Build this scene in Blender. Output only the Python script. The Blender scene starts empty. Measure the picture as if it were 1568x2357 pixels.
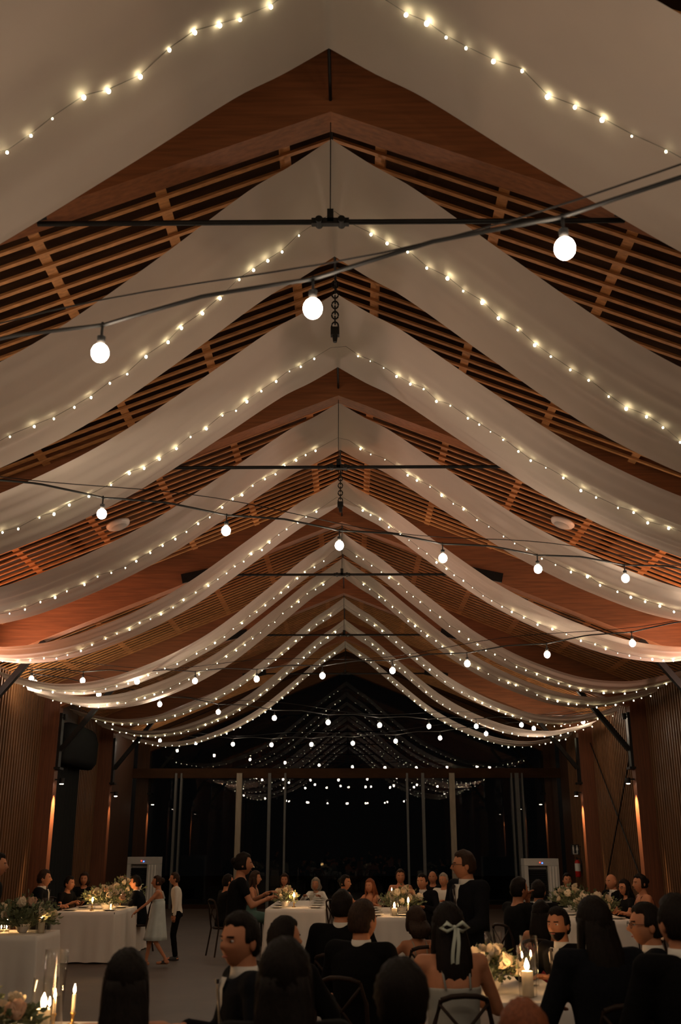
import bpy, math, random
from mathutils import Vector, Matrix, Euler
random.seed(7)
C = bpy.context.scene
COL = C.collection
PI = math.pi
R = math.radians

# ------------------------------------------------------------------ camera, world, exposure
CAM = Vector((0.15, 0.0, 1.72))
PITCH, YAW, FPX = R(18.75), R(0.575), 2291.0
cd = bpy.data.cameras.new('camera')
cd.sensor_fit = 'VERTICAL'; cd.sensor_height = 36.0; cd.sensor_width = 24.0
cd.lens = FPX / 2357.0 * 36.0
cd.clip_end = 200
cd.dof.use_dof = True; cd.dof.focus_distance = 15.0; cd.dof.aperture_fstop = 2.4
cam = bpy.data.objects.new('camera', cd); COL.objects.link(cam)
cam.location = CAM
cam.rotation_euler = (PI/2 + PITCH, 0, YAW)
C.camera = cam
C.view_settings.view_transform = 'Standard'
C.view_settings.look = 'None'
C.view_settings.exposure = 0.0
C.view_settings.gamma = 1.0
C.view_settings.use_curve_mapping = False
w = bpy.data.worlds.new('night_sky'); C.world = w; w.use_nodes = True
w.node_tree.nodes['Background'].inputs[0].default_value = (0.012, 0.013, 0.014, 1)
w.node_tree.nodes['Background'].inputs[1].default_value = 0.10

BULB_E = 165.0        # festoon bulbs
FAIRY_E = 48.0        # fairy lights
FLAME_E = 230.0
WARM = (1.0, 0.70, 0.42)

def ray(px, py):
    u = (px - 784) / FPX; v = (1178.5 - py) / FPX
    Y = math.cos(PITCH) - v*math.sin(PITCH); Z = math.sin(PITCH) + v*math.cos(PITCH)
    return Vector((u*math.cos(YAW) - Y*math.sin(YAW), u*math.sin(YAW) + Y*math.cos(YAW), Z))
def at(px, py, D):
    r = ray(px, py)
    return CAM + r * (D / r.y)

# ------------------------------------------------------------------ materials
def nd(nt, t, **kw):
    n = nt.nodes.new(t)
    for k, v in kw.items(): setattr(n, k, v)
    return n
def pbr(name, col, rough=0.6, metal=0.0, var=0.12, scale=8.0, stretch=(1,1,1), bump=0.0, spec=0.4, sheen=0.0, gen=False, subs=0.0):
    m = bpy.data.materials.new(name); m.use_nodes = True
    nt = m.node_tree; b = nt.nodes['Principled BSDF']
    b.inputs['Roughness'].default_value = rough; b.inputs['Metallic'].default_value = metal
    b.inputs['Specular IOR Level'].default_value = spec
    if sheen: b.inputs['Sheen Weight'].default_value = sheen
    tc = nd(nt, 'ShaderNodeTexCoord'); mp = nd(nt, 'ShaderNodeMapping'); mp.inputs['Scale'].default_value = stretch
    nt.links.new(tc.outputs['Generated' if gen else 'Object'], mp.inputs[0])
    nz = nd(nt, 'ShaderNodeTexNoise'); nz.inputs['Scale'].default_value = scale; nz.inputs['Detail'].default_value = 4
    nt.links.new(mp.outputs[0], nz.inputs['Vector'])
    cr = nd(nt, 'ShaderNodeValToRGB')
    cr.color_ramp.elements[0].position = 0.3; cr.color_ramp.elements[1].position = 0.7
    cr.color_ramp.elements[0].color = tuple(c*(1-var) for c in col) + (1,)
    cr.color_ramp.elements[1].color = tuple(min(1, c*(1+var)) for c in col) + (1,)
    nt.links.new(nz.outputs['Fac'], cr.inputs[0]); nt.links.new(cr.outputs[0], b.inputs['Base Color'])
    if bump:
        bp = nd(nt, 'ShaderNodeBump'); bp.inputs['Strength'].default_value = bump; bp.inputs['Distance'].default_value = 0.02
        nt.links.new(nz.outputs['Fac'], bp.inputs['Height']); nt.links.new(bp.outputs[0], b.inputs['Normal'])
    return m
def emis(name, col, s):
    m = bpy.data.materials.new(name); m.use_nodes = True; nt = m.node_tree
    nt.nodes.clear()
    e = nd(nt, 'ShaderNodeEmission'); e.inputs[0].default_value = col + (1,); e.inputs[1].default_value = s
    nz = nd(nt, 'ShaderNodeTexNoise'); nz.inputs['Scale'].default_value = 2
    o = nd(nt, 'ShaderNodeOutputMaterial'); nt.links.new(e.outputs[0], o.inputs[0])
    return m
def cloth_mat(name, col, trans, tint=None):
    m = bpy.data.materials.new(name); m.use_nodes = True; nt = m.node_tree; nt.nodes.clear()
    tc = nd(nt, 'ShaderNodeTexCoord'); nz = nd(nt, 'ShaderNodeTexNoise'); nz.inputs['Scale'].default_value = 3.0; nz.inputs['Detail'].default_value = 3
    nt.links.new(tc.outputs['Object'], nz.inputs['Vector'])
    cr = nd(nt, 'ShaderNodeValToRGB')
    cr.color_ramp.elements[0].color = tuple(c*0.93 for c in col) + (1,); cr.color_ramp.elements[1].color = tuple(c for c in col) + (1,)
    nt.links.new(nz.outputs['Fac'], cr.inputs[0])
    d = nd(nt, 'ShaderNodeBsdfDiffuse'); t = nd(nt, 'ShaderNodeBsdfTranslucent'); mx = nd(nt, 'ShaderNodeMixShader')
    mx.inputs[0].default_value = trans
    nt.links.new(cr.outputs[0], d.inputs[0]); nt.links.new(cr.outputs[0], t.inputs[0])
    wv = nd(nt, 'ShaderNodeTexNoise'); wv.inputs['Scale'].default_value = 260; bp = nd(nt, 'ShaderNodeBump'); bp.inputs['Strength'].default_value = 0.15
    nt.links.new(tc.outputs['Object'], wv.inputs['Vector']); nt.links.new(wv.outputs['Fac'], bp.inputs['Height']); nt.links.new(bp.outputs[0], d.inputs['Normal'])
    nt.links.new(d.outputs[0], mx.inputs[1]); nt.links.new(t.outputs[0], mx.inputs[2])
    o = nd(nt, 'ShaderNodeOutputMaterial'); nt.links.new(mx.outputs[0], o.inputs[0])
    return m
def glass_mat(name, tint=(1, 1, 1), rough=0.0, ior=1.45):
    m = bpy.data.materials.new(name); m.use_nodes = True; nt = m.node_tree; nt.nodes.clear()
    lw = nd(nt, 'ShaderNodeLayerWeight'); lw.inputs[0].default_value = 0.5
    pw = nd(nt, 'ShaderNodeMath', operation='POWER'); pw.inputs[1].default_value = 4.0
    fr = nd(nt, 'ShaderNodeMath', operation='MULTIPLY_ADD'); fr.inputs[1].default_value = 0.7; fr.inputs[2].default_value = ((ior-1)/(ior+1))**2*1.0
    nt.links.new(lw.outputs['Facing'], pw.inputs[0]); nt.links.new(pw.outputs[0], fr.inputs[0])
    tr = nd(nt, 'ShaderNodeBsdfTransparent'); tr.inputs[0].default_value = tint + (1,)
    gl = nd(nt, 'ShaderNodeBsdfGlossy'); gl.inputs['Roughness'].default_value = rough
    mx = nd(nt, 'ShaderNodeMixShader'); nt.links.new(fr.outputs[0], mx.inputs[0]); nt.links.new(tr.outputs[0], mx.inputs[1]); nt.links.new(gl.outputs[0], mx.inputs[2])
    nz = nd(nt, 'ShaderNodeTexNoise'); nz.inputs['Scale'].default_value = 0.6
    bp = nd(nt, 'ShaderNodeBump'); bp.inputs['Strength'].default_value = 0.006; nt.links.new(nz.outputs['Fac'], bp.inputs['Height']); nt.links.new(bp.outputs[0], gl.inputs['Normal'])
    o = nd(nt, 'ShaderNodeOutputMaterial'); nt.links.new(mx.outputs[0], o.inputs[0])
    return m

M = {
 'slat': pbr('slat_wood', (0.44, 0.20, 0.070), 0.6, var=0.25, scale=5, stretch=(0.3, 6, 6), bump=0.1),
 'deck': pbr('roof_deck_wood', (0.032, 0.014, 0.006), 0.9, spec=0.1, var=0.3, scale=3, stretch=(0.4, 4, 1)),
 'beam': pbr('glulam_wood', (0.23, 0.080, 0.028), 0.6, var=0.22, scale=4, stretch=(0.5, 8, 8), bump=0.08),
 'column': pbr('column_wood', (0.13, 0.042, 0.016), 0.5, var=0.25, scale=4, stretch=(8, 8, 0.4), bump=0.05),
 'wall': pbr('wall_wood', (0.048, 0.019, 0.008), 0.6, var=0.25, scale=4, stretch=(5, 5, 0.3)),
 'batten': pbr('batten_wood', (0.135, 0.060, 0.022), 0.55, var=0.3, scale=4, stretch=(5, 5, 0.3)),
 'floor': pbr('floor_concrete', (0.055, 0.034, 0.021), 0.6, var=0.2, scale=1.5, spec=0.5),
 'steel': pbr('black_steel', (0.015, 0.013, 0.012), 0.5, metal=0.6, var=0.2),
 'grey_steel': pbr('grey_post_paint', (0.085, 0.08, 0.07), 0.6, var=0.1),
 'post': pbr('pale_post_wood', (0.24, 0.19, 0.13), 0.6, var=0.15, stretch=(6, 6, .4)),
 'cable': pbr('black_cable', (0.012, 0.011, 0.010), 0.6, var=0.1),
 'clearcable': pbr('thin_green_wire', (0.05, 0.05, 0.03), 0.6, var=0.1),
 'drape': cloth_mat('sheer_drape_fabric', (0.70, 0.605, 0.52), 0.45),
 'cloth': cloth_mat('tablecloth_linen', (0.74, 0.69, 0.62), 0.12),
 'curtain': cloth_mat('dark_curtain_fabric', (0.022, 0.023, 0.023), 0.05),
 'bulb': emis('festoon_bulb_glow', (1.0, 0.80, 0.60), BULB_E),
 'fairy': emis('fairy_bulb_glow', (1.0, 0.90, 0.55), FAIRY_E),
 'fairy_dim': emis('dim_fairy_bulb_glow', (1.0, 0.90, 0.55), 14.0),
 'flame': emis('candle_flame_glow', (1.0, 0.55, 0.22), FLAME_E),
 'down': emis('downlight_glow', (1.0, 0.80, 0.60), 30.0),
 'led_red': emis('red_led', (1.0, 0.05, 0.02), 3.0),
 'led_blue': emis('blue_led', (0.05, 0.15, 1.0), 5.0),
 'glass': glass_mat('clear_glass', (0.97, 0.97, 0.96)),
 'window': glass_mat('night_window_glass', (0.75, 0.77, 0.76), ior=1.38),
 'wax': pbr('ivory_wax', (0.80, 0.70, 0.52), 0.5, var=0.05),
 'rose': cloth_mat('cream_petals', (0.80, 0.68, 0.50), 0.25),
 'rose2': cloth_mat('blush_petals', (0.66, 0.42, 0.28), 0.25),
 'leaf': pbr('dusty_green_leaves', (0.12, 0.14, 0.065), 0.6, var=0.35, scale=12),
 'ceramic': pbr('white_ceramic', (0.70, 0.66, 0.60), 0.25, var=0.03),
 'brass': pbr('aged_brass', (0.45, 0.28, 0.10), 0.3, metal=1, var=0.1),
 'chair': pbr('dark_chair_wood', (0.018, 0.009, 0.005), 0.6, spec=0.2, var=0.2, stretch=(5, 5, 1)),
 'white_plastic': pbr('off_white_plastic', (0.42, 0.40, 0.36), 0.5, var=0.04),
 'dark_plastic': pbr('dark_plastic', (0.012, 0.012, 0.012), 0.5, var=0.1),
 'sign_black': pbr('sign_black', (0.01, 0.01, 0.01), 0.5),
 'sign_white': pbr('sign_white', (0.62, 0.60, 0.55), 0.5, var=0.03),
 'red_paint': pbr('red_paint', (0.45, 0.015, 0.01), 0.35, var=0.05),
 'ground': pbr('night_ground', (0.012, 0.012, 0.010), 0.9, var=0.3, scale=1),
 'suit': pbr('black_suit_wool', (0.005, 0.0046, 0.0045), 0.95, var=0.2, scale=60, spec=0.06),
 'navy': pbr('dark_navy_wool', (0.007, 0.0072, 0.009), 0.95, var=0.2, scale=60, spec=0.06),
 'shirt': pbr('white_shirt_cotton', (0.62, 0.58, 0.50), 0.8, var=0.04, scale=10),
 'tie': pbr('dark_tie_silk', (0.02, 0.015, 0.015), 0.5),
 'blackdress': pbr('black_dress_fabric', (0.007, 0.0065, 0.006), 0.9, spec=0.08, var=0.2, scale=20),
 'bluedress': pbr('pale_blue_dress_fabric', (0.42, 0.47, 0.45), 0.8, var=0.06, scale=10),
 'paledress': pbr('pale_sage_dress_fabric', (0.30, 0.29, 0.25), 0.8, var=0.06, scale=10),
 'tealdress': pbr('teal_dress_fabric', (0.06, 0.12, 0.10), 0.8, var=0.1, scale=10),
 'reddress': pbr('red_dress_fabric', (0.35, 0.02, 0.02), 0.7, var=0.1, scale=10),
 'winedress': pbr('wine_dress_fabric', (0.11, 0.018, 0.015), 0.7, var=0.1, scale=10),
 'rustdress': pbr('rust_dress_fabric', (0.30, 0.10, 0.045), 0.7, var=0.1, scale=10),
 'beigedress': pbr('beige_dress_fabric', (0.36, 0.28, 0.20), 0.8, var=0.08, scale=10),
 'ribbon': pbr('mint_ribbon_satin', (0.50, 0.54, 0.44), 0.4, var=0.05),
 'skin': pbr('skin', (0.44, 0.185, 0.092), 0.6, spec=0.25, var=0.06, scale=20),
 'lips': pbr('lips', (0.33, 0.09, 0.055), 0.5),
 'eye': pbr('eye_white', (0.6, 0.55, 0.5), 0.3), 'iris': pbr('dark_iris', (0.02, 0.012, 0.008), 0.3),
 'hair_dark': pbr('dark_brown_hair', (0.009, 0.0055, 0.0035), 0.65, spec=0.12, var=0.4, scale=40, stretch=(3, 3, .5), bump=0.3),
 'hair_brown': pbr('brown_hair', (0.030, 0.015, 0.008), 0.65, spec=0.15, var=0.4, scale=40, stretch=(3, 3, .5), bump=0.3),
 'hair_red': pbr('auburn_hair', (0.19, 0.055, 0.018), 0.6, spec=0.2, var=0.35, scale=40, stretch=(3, 3, .5), bump=0.3),
 'hair_grey': pbr('grey_hair', (0.24, 0.20, 0.15), 0.6, var=0.3, scale=40, stretch=(3, 3, .5), bump=0.3),
}

# ------------------------------------------------------------------ mesh builder
class MB:
    def __init__(s): s.v = []; s.f = []; s.m = []; s.mi = 0
    def add(s, vs, fs, mi=None):
        o = len(s.v); s.v += [tuple(v) for v in vs]
        s.f += [tuple(i+o for i in f) for f in fs]; s.m += [s.mi if mi is None else mi]*len(fs)
        return s
    def box(s, c, d, rot=None, mi=None):
        vs = [Vector((x*d[0]/2, y*d[1]/2, z*d[2]/2)) for x in (-1, 1) for y in (-1, 1) for z in (-1, 1)]
        if rot is not None: vs = [rot @ v for v in vs]
        vs = [v + Vector(c) for v in vs]
        return s.add(vs, [(0,1,3,2),(4,6,7,5),(0,4,5,1),(2,3,7,6),(0,2,6,4),(1,5,7,3)], mi)
    def bar(s, a, b, wd, ht, up=(0,0,1), mi=None):
        a, b = Vector(a), Vector(b); d = b - a; L = d.length; d.normalize()
        u = Vector(up); x = d.cross(u)
        if x.length < 1e-4: x = d.cross(Vector((1,0,0)))
        x.normalize(); z = x.cross(d)
        vs = [a + d*L*i + x*(j*wd/2) + z*(k*ht/2) for i in (0,1) for j in (-1,1) for k in (-1,1)]
        return s.add(vs, [(0,1,3,2),(4,6,7,5),(0,4,5,1),(2,3,7,6),(0,2,6,4),(1,5,7,3)], mi)
    def cyl(s, a, b, r0, r1=None, n=12, cap=True, mi=None):
        r1 = r0 if r1 is None else r1
        a, b = Vector(a), Vector(b); d = (b-a).normalized()
        x = d.cross(Vector((0,0,1)) if abs(d.z) < .9 else Vector((1,0,0))).normalized(); y = d.cross(x)
        vs = [p + (x*math.cos(2*PI*i/n) + y*math.sin(2*PI*i/n))*r for p, r in ((a, r0), (b, r1)) for i in range(n)]
        fs = [(i, (i+1) % n, n+(i+1) % n, n+i) for i in range(n)]
        if cap: fs += [tuple(range(n-1, -1, -1)), tuple(range(n, 2*n))]
        return s.add(vs, fs, mi)
    def tube(s, pts, r, n=6, mi=None):
        pts = [Vector(p) for p in pts]; vs = []
        for k, p in enumerate(pts):
            d = (pts[min(k+1, len(pts)-1)] - pts[max(k-1, 0)]).normalized()
            x = d.cross(Vector((0,0,1)) if abs(d.z) < .95 else Vector((1,0,0))).normalized(); y = d.cross(x)
            rr = r[k] if isinstance(r, (list, tuple)) else r
            vs += [p + (x*math.cos(2*PI*i/n) + y*math.sin(2*PI*i/n))*rr for i in range(n)]
        fs = [(k*n+i, k*n+(i+1) % n, (k+1)*n+(i+1) % n, (k+1)*n+i) for k in range(len(pts)-1) for i in range(n)]
        fs += [tuple(range(n-1, -1, -1)), tuple((len(pts)-1)*n+i for i in range(n))]
        return s.add(vs, fs, mi)
    def ell(s, c, r, nu=12, nv=8, mi=None, rot=None, fn=None):
        c = Vector(c); vs = []
        for j in range(nv+1):
            t = PI*j/nv
            for i in range(nu):
                a = 2*PI*i/nu
                d = Vector((math.sin(t)*math.cos(a), math.sin(t)*math.sin(a), math.cos(t)))
                p = fn(d) if fn else Vector((d.x*r[0], d.y*r[1], d.z*r[2]))
                if rot is not None: p = rot @ p
                vs.append(c + p)
        fs = [(j*nu+i, (j+1)*nu+i, (j+1)*nu+(i+1) % nu, j*nu+(i+1) % nu) for j in range(nv) for i in range(nu)]
        return s.add(vs, fs, mi)
    def cap(s, a, b, r0, r1, n=12, mi=None):
        s.cyl(a, b, r0, r1, n, True, mi); s.ell(a, (r0,)*3, n, 6, mi); s.ell(b, (r1,)*3, n, 6, mi); return s
    def loft(s, rings, n=20, mi=None, wave=None):
        # rings: (centre, rx, ry) horizontal ellipses, closed at both ends
        vs = []
        for k, (c, rx, ry) in enumerate(rings):
            c = Vector(c)
            for i in range(n):
                a = 2*PI*i/n; q = 1 + (wave(k/(len(rings)-1), a) if wave else 0)
                vs.append(c + Vector((math.cos(a)*rx*q, math.sin(a)*ry*q, 0)))
        fs = [(k*n+i, k*n+(i+1) % n, (k+1)*n+(i+1) % n, (k+1)*n+i) for k in range(len(rings)-1) for i in range(n)]
        fs += [tuple(range(n-1, -1, -1)), tuple((len(rings)-1)*n+i for i in range(n))]
        return s.add(vs, fs, mi)
    def lathe(s, prof, c=(0,0,0), n=20, mi=None):
        vs = [Vector(c) + Vector((r*math.cos(2*PI*i/n), r*math.sin(2*PI*i/n), z)) for r, z in prof for i in range(n)]
        fs = [(k*n+i, k*n+(i+1) % n, (k+1)*n+(i+1) % n, (k+1)*n+i) for k in range(len(prof)-1) for i in range(n)]
        return s.add(vs, fs, mi)
    def mesh(s, name, mats, smooth=False):
        me = bpy.data.meshes.new(name); me.from_pydata(s.v, [], s.f)
        for m in mats if isinstance(mats, (list, tuple)) else [mats]: me.materials.append(m)
        me.polygons.foreach_set('material_index', s.m)
        if smooth: me.polygons.foreach_set('use_smooth', [True]*len(s.f))
        me.update(); return me
    def build(s, name, mats, parent=None, smooth=False, loc=None):
        o = bpy.data.objects.new(name, s.mesh(name, mats, smooth)); COL.objects.link(o)
        if parent: o.parent = parent
        if loc is not None: o.location = loc
        return o
def remesh(mb, vox, smooth=4):
    o = bpy.data.objects.new('tmp', mb.mesh('tmp', M['skin'])); COL.objects.link(o)
    r = o.modifiers.new('r', 'REMESH'); r.mode = 'VOXEL'; r.voxel_size = vox
    q = o.modifiers.new('s', 'SMOOTH'); q.factor = 0.5; q.iterations = smooth
    dg = bpy.context.evaluated_depsgraph_get()
    me = o.evaluated_get(dg).to_mesh()
    out = MB(); out.v = [tuple(v.co) for v in me.vertices]; out.f = [tuple(p.vertices) for p in me.polygons]; out.m = [0]*len(out.f)
    o.evaluated_get(dg).to_mesh_clear(); me0 = o.data
    bpy.data.objects.remove(o); bpy.data.meshes.remove(me0)
    return out
def tag(o, label=None, cat=None, group=None, kind=None):
    if label: o['label'] = label
    if cat: o['category'] = cat
    if group: o['group'] = group
    if kind: o['kind'] = kind
    return o
def thing(name, label, cat, loc=(0,0,0), rz=0, group=None):
    o = bpy.data.objects.new(name, None); COL.objects.link(o); o.empty_display_size = .1
    o.location = loc; o.rotation_euler = (0, 0, rz)
    return tag(o, label, cat, group)
def struct(name, mb, m, label=None, smooth=False):
    return tag(mb.build(name, m, smooth=smooth), label, name.split('_')[0], None, 'structure')
def copy_tree(o, parent=None):
    c = o.copy(); COL.objects.link(c)
    if parent: c.parent = parent
    for ch in list(o.children): copy_tree(ch, c)
    return c
def spot(name, parent, loc, target, e, col, size, blend=0.6, rad=0.04):
    l = bpy.data.lights.new(name, 'SPOT'); l.energy = e; l.color = col; l.spot_size = R(size); l.spot_blend = blend; l.shadow_soft_size = rad
    o = bpy.data.objects.new(name, l); COL.objects.link(o); o.location = loc
    o.rotation_euler = (Vector(target) - Vector(loc)).to_track_quat('-Z', 'Y').to_euler()
    o.parent = parent
    return o

# ------------------------------------------------------------------ the hall
WX, CXI = 6.87, 6.47            # wall plane, inner face of the columns
Y0, Y1 = -6.0, 33.0             # behind the camera, glazed end wall
RZ, SL = 8.02, 0.41             # ridge height of the slat plane, roof slope
BAY = 5.39
BY = [6.8 + BAY*k for k in range(-2, 6)]
ROOFLEN = Y1 + 3.5
struct('floor', MB().box((0, (Y0+Y1)/2, -0.05), (2*WX+0.4, Y1-Y0, 0.1)), M['floor'])
tag(MB().box((0, 55, -0.13), (90, 44, 0.1)).build('ground', M['ground']), 'dark ground outside the glazed end wall', 'ground', None, 'structure')
mb = MB()
for sx in (-1, 1):
    a = math.atan(SL); L = (WX+0.3)/math.cos(a)
    mb.bar((0, (Y0+ROOFLEN)/2, RZ+0.50), (sx*(WX+0.3), (Y0+ROOFLEN)/2, RZ+0.50-SL*(WX+0.3)), ROOFLEN-Y0, 0.05)
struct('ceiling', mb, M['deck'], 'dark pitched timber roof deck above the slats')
mb = MB(); y = Y0+0.1
while y < ROOFLEN:
    if not any(abs(y-b) < 0.14 for b in BY):
        for sx in (-1, 1):
            mb.bar((0, y, RZ), (sx*WX, y, RZ-SL*WX), 0.046, 0.026)
    y += 0.2
struct('ceiling_slats', mb, M['slat'], 'open brown timber slats running up the roof slope')
mb = MB()
for sx in (-1, 1):
    x = 0.45
    while x < WX:
        z = RZ+0.040-SL*x
        mb.box((sx*x, (Y0+ROOFLEN)/2, z), (0.10, ROOFLEN-Y0, 0.04), Matrix.Rotation(sx*math.atan(SL), 3, 'Y'))
        x += 1.12
struct('ceiling_purlins', mb, M['slat'], 'timber purlins lying across the roof slats')
# main beams with columns, tie rods
def beam_frame(k, y):
    mb = MB(); d = 0.74; bz = 7.46
    for sx in (-1, 1):
        X = CXI+0.40
        vs = [(0, bz), (sx*X, bz-SL*X), (sx*X, bz-SL*X+d), (0, bz+d)]
        P = [(x, y-0.12, z) for x, z in vs] + [(x, y+0.12, z) for x, z in vs]
        mb.add(P, [(0,1,2,3), (7,6,5,4), (0,4,5,1), (1,5,6,2), (2,6,7,3), (3,7,4,0)])
    return struct('beam', mb, M['beam'])
NAMES = ['behind the camera', 'nearest the camera', 'at the near apex of the photo', 'second from the camera', 'third from the camera', 'fourth from the camera', 'fifth from the camera', 'outside the glazed wall']
ORD = {2: 'nearest the camera', 3: 'second from the camera', 4: 'third from the camera', 5: 'fourth from the camera', 6: 'farthest from the camera'}
TZ, TX = 6.48, 2.35
for k, y in enumerate(BY):
    b = beam_frame(k, y); b.name = 'beam'; b['label'] = 'glulam rafter pair meeting at the ridge, ' + NAMES[k]
    for sx, side in ((-1, 'left'), (1, 'right')):
        c = MB().box((sx*(CXI+0.2), y+0.0, 2.5), (0.40, 0.28, 5.0)).build('column', M['column'])
        tag(c, '%s wall glulam column, %s' % (side, NAMES[k]), 'column', None, 'structure')
        if 4 <= k:
            t = thing('steel_brace', 'black steel knee brace on the %s column %s' % (side, ORD.get(k, 'outside the glazed wall')), 'brace', (sx*CXI, y, 0), 0, 'steel knee braces on the columns')
            MB().box((-sx*0.03, 0, 4.05), (0.06, 0.20, 1.25)).box((-sx*0.05, 0, 3.45), (0.14, 0.30, 0.05)).build('plate', M['steel'], t)
            MB().bar((-sx*0.06, 0, 3.85), (-sx*1.15, 0, 7.44-SL*(CXI-1.15)), 0.10, 0.12, (0,1,0)).build('strut', M['steel'], t)
    if 2 <= k <= 6:
        t = thing('tie_rod', 'thin black steel tie rod under the rafters, %s' % ORD[k], 'tie rod', (0, y, TZ), 0, 'tie rods under the rafters')
        MB().cyl((-TX, 0, 0), (TX, 0, 0), 0.022, n=10).build('rod', M['steel'], t)
        m2 = MB().cyl((0, 0, 0), (0, 0, 0.97), 0.004, n=8).box((0, 0, 0.05), (0.05, 0.05, 0.12))
        m2.build('king_rod', M['steel'], t)
        m2 = MB().box((0, 0, 0), (0.30, 0.05, 0.05)); m2.cyl((-0.09, -0.05, 0), (-0.09, 0.05, 0), 0.03).cyl((0.09, -0.05, 0), (0.09, 0.05, 0), 0.03)
        m2.build('turnbuckle', M['steel'], t)
        for sx in (-1, 1):
            MB().bar((sx*(TX-0.1), -0.15, 0.03+0.0), (sx*(TX+0.55), -0.15, 0.03-SL*0.35), 0.04, 0.17).build('end_plate', M['steel'], t)
# walls with battens
def slat_wall(name, sx, spans, label):
    mb = MB(); mb.box((sx*(WX+0.06), (Y0+Y1)/2, 2.6), (0.12, Y1-Y0, 5.3))
    m2 = MB(); m2.mi = 1
    for a, b in spans:
        y = a
        while y < b:
            m2.box((sx*(WX-0.03), y, 2.58), (0.06, 0.06, 5.14)); y += 0.16
    mb.add(m2.v, m2.f, 1)
    struct(name, mb, [M['wall'], M['batten']], label)
C3, C4 = BY[5], BY[6]
slat_wall('wall_left', -1, [(0, C3-0.2), (C3+3.0, C4-0.25)], 'left wall of brown timber battens')
slat_wall('wall_right', 1, [(0, C3-0.2), (C3+0.25, C4-0.25), (C4+.25, Y1-1.5)], 'right wall of brown timber battens')
struct('wall_back', MB().box((0, Y0-0.1, 4), (2*WX+0.6, 0.2, 8.4)), M['wall'])
struct('baseboard_left', MB().box((-WX+0.035, 12, 0.08), (0.07, 30, 0.16)), M['column'])
struct('baseboard_right', MB().box((WX-0.035, 12, 0.08), (0.07, 30, 0.16)), M['column'])
# doorway and black curtain on the left wall
t = tag(MB().box((-WX+0.02, C3+1.65, 2.15), (0.05, 2.6, 4.3)).build('door_1', M['dark_plastic']), 'tall dark doorway in the left wall', 'door', None, 'structure')
mb = MB(); n = 120; vs = []; nz = 12
for j in range(nz+1):
    for i in range(n+1):
        u = i/n; z = 3.7*(1-j/nz)+0.03
        vs.append((-WX+0.16+0.05*math.sin(u*60+0.4*math.sin(j*.5))*(0.6+.4*j/nz), C3+0.25+2.6*u, z))
mb.add(vs, [(j*(n+1)+i, j*(n+1)+i+1, (j+1)*(n+1)+i+1, (j+1)*(n+1)+i) for j in range(nz) for i in range(n)])
cu = thing('dark_curtain', 'dark grey curtain hanging in the tall left doorway', 'curtain', (0,0,0))
mb.build('panel', M['curtain'], cu, True)
mb = MB(); mb.loft([((-WX+0.38, C3+1.6, 3.62), .25, 1.25), ((-WX+0.38, C3+1.6, 3.75), .36, 1.4), ((-WX+0.38, C3+1.6, 4.25), .38, 1.42), ((-WX+0.38, C3+1.6, 4.48), .30, 1.3), ((-WX+0.38, C3+1.6, 4.56), .12, 0.9)], 32, wave=lambda k, a: 0.03*math.sin(a*9))
mb.build('gathered_top', M['curtain'], cu, True)
# glazed end wall
HZ = 4.05
mb = MB().box((0, Y1, HZ), (2*WX, 0.16, 0.30)); mb.box((0, Y1, 0.06), (2*WX, .14, .12))
for sx in (-1, 1): mb.bar((0, Y1, RZ-0.05), (sx*WX, Y1, RZ-0.05-SL*WX), 0.16, 0.16)
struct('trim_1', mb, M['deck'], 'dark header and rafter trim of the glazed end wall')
k = 1
for x, wd, mt in ((-5.45, .07, 'grey_steel'), (-5.28, .05, 'grey_steel'), (-3.42, .17, 'post'), (-2.45, .09, 'grey_steel'), (-1.95, .06, 'grey_steel'), (1.95, .06, 'grey_steel'), (2.45, .09, 'grey_steel'), (3.38, .17, 'post'), (5.28, .05, 'grey_steel'), (5.45, .12, 'grey_steel'), (5.62, .05, 'grey_steel')):
    k += 1
    struct('trim_%d' % k, MB().box((x, Y1-0.05, HZ/2), (wd, 0.16, HZ)), M[mt], ('pale thick' if mt == 'post' else 'thin grey') + ' upright post of the glazed end wall')
struct('window_1', MB().box((0, Y1+0.02, HZ/2), (2*WX, 0.012, HZ)), M['window'], 'large night-dark panes of the end wall')
mb = MB(); P = [(-WX, Y1+0.01, HZ), (WX, Y1+0.01, HZ), (WX, Y1+0.01, RZ-SL*WX), (0, Y1+0.01, RZ), (-WX, Y1+0.01, RZ-SL*WX)]
P += [(a, b+0.012, c) for a, b, c in P]
mb.add(P, [(0,1,2,3,4), (9,8,7,6,5)] + [(i, (i+1) % 5, 5+(i+1) % 5, 5+i) for i in range(5)])
struct('window_2', mb, M['window'], 'dark gable glazing above the header')

# ------------------------------------------------------------------ lamps of the hall
# column downlights
for k, sides in ((5, (-1, 1)), (6, (-1, 1)), (7, (-1, 1))):
    for sx in sides:
        e = {5: 60, 6: 38, 7: 12}[k]
        if sx < 0 and k == 6: e = 7
        nm = {5: 'nearer', 6: 'farther', 7: 'outdoor'}[k]
        t = thing('downlight', 'small downlight grazing the %s %s column' % (nm, 'left' if sx < 0 else 'right'), 'downlight', (sx*(CXI-0.15), BY[k], 3.12), 0, 'column downlights')
        MB().cyl((0, 0, 0.0), (0, 0, 0.12), 0.055, n=16).bar((0, 0, 0.09), (sx*0.15, 0, 0.09), 0.03, 0.03).build('housing', M['steel'], t, False)
        MB().cyl((0, 0, -0.012), (0, 0, 0.001), 0.042, n=16).build('lens', M['down'], t)
        spot('lamp', t, (0, 0, -0.03), (sx*0.15, 0, -1.0), e*15, (1.0, .62, .32), 50, 0.9, 0.02)
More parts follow.
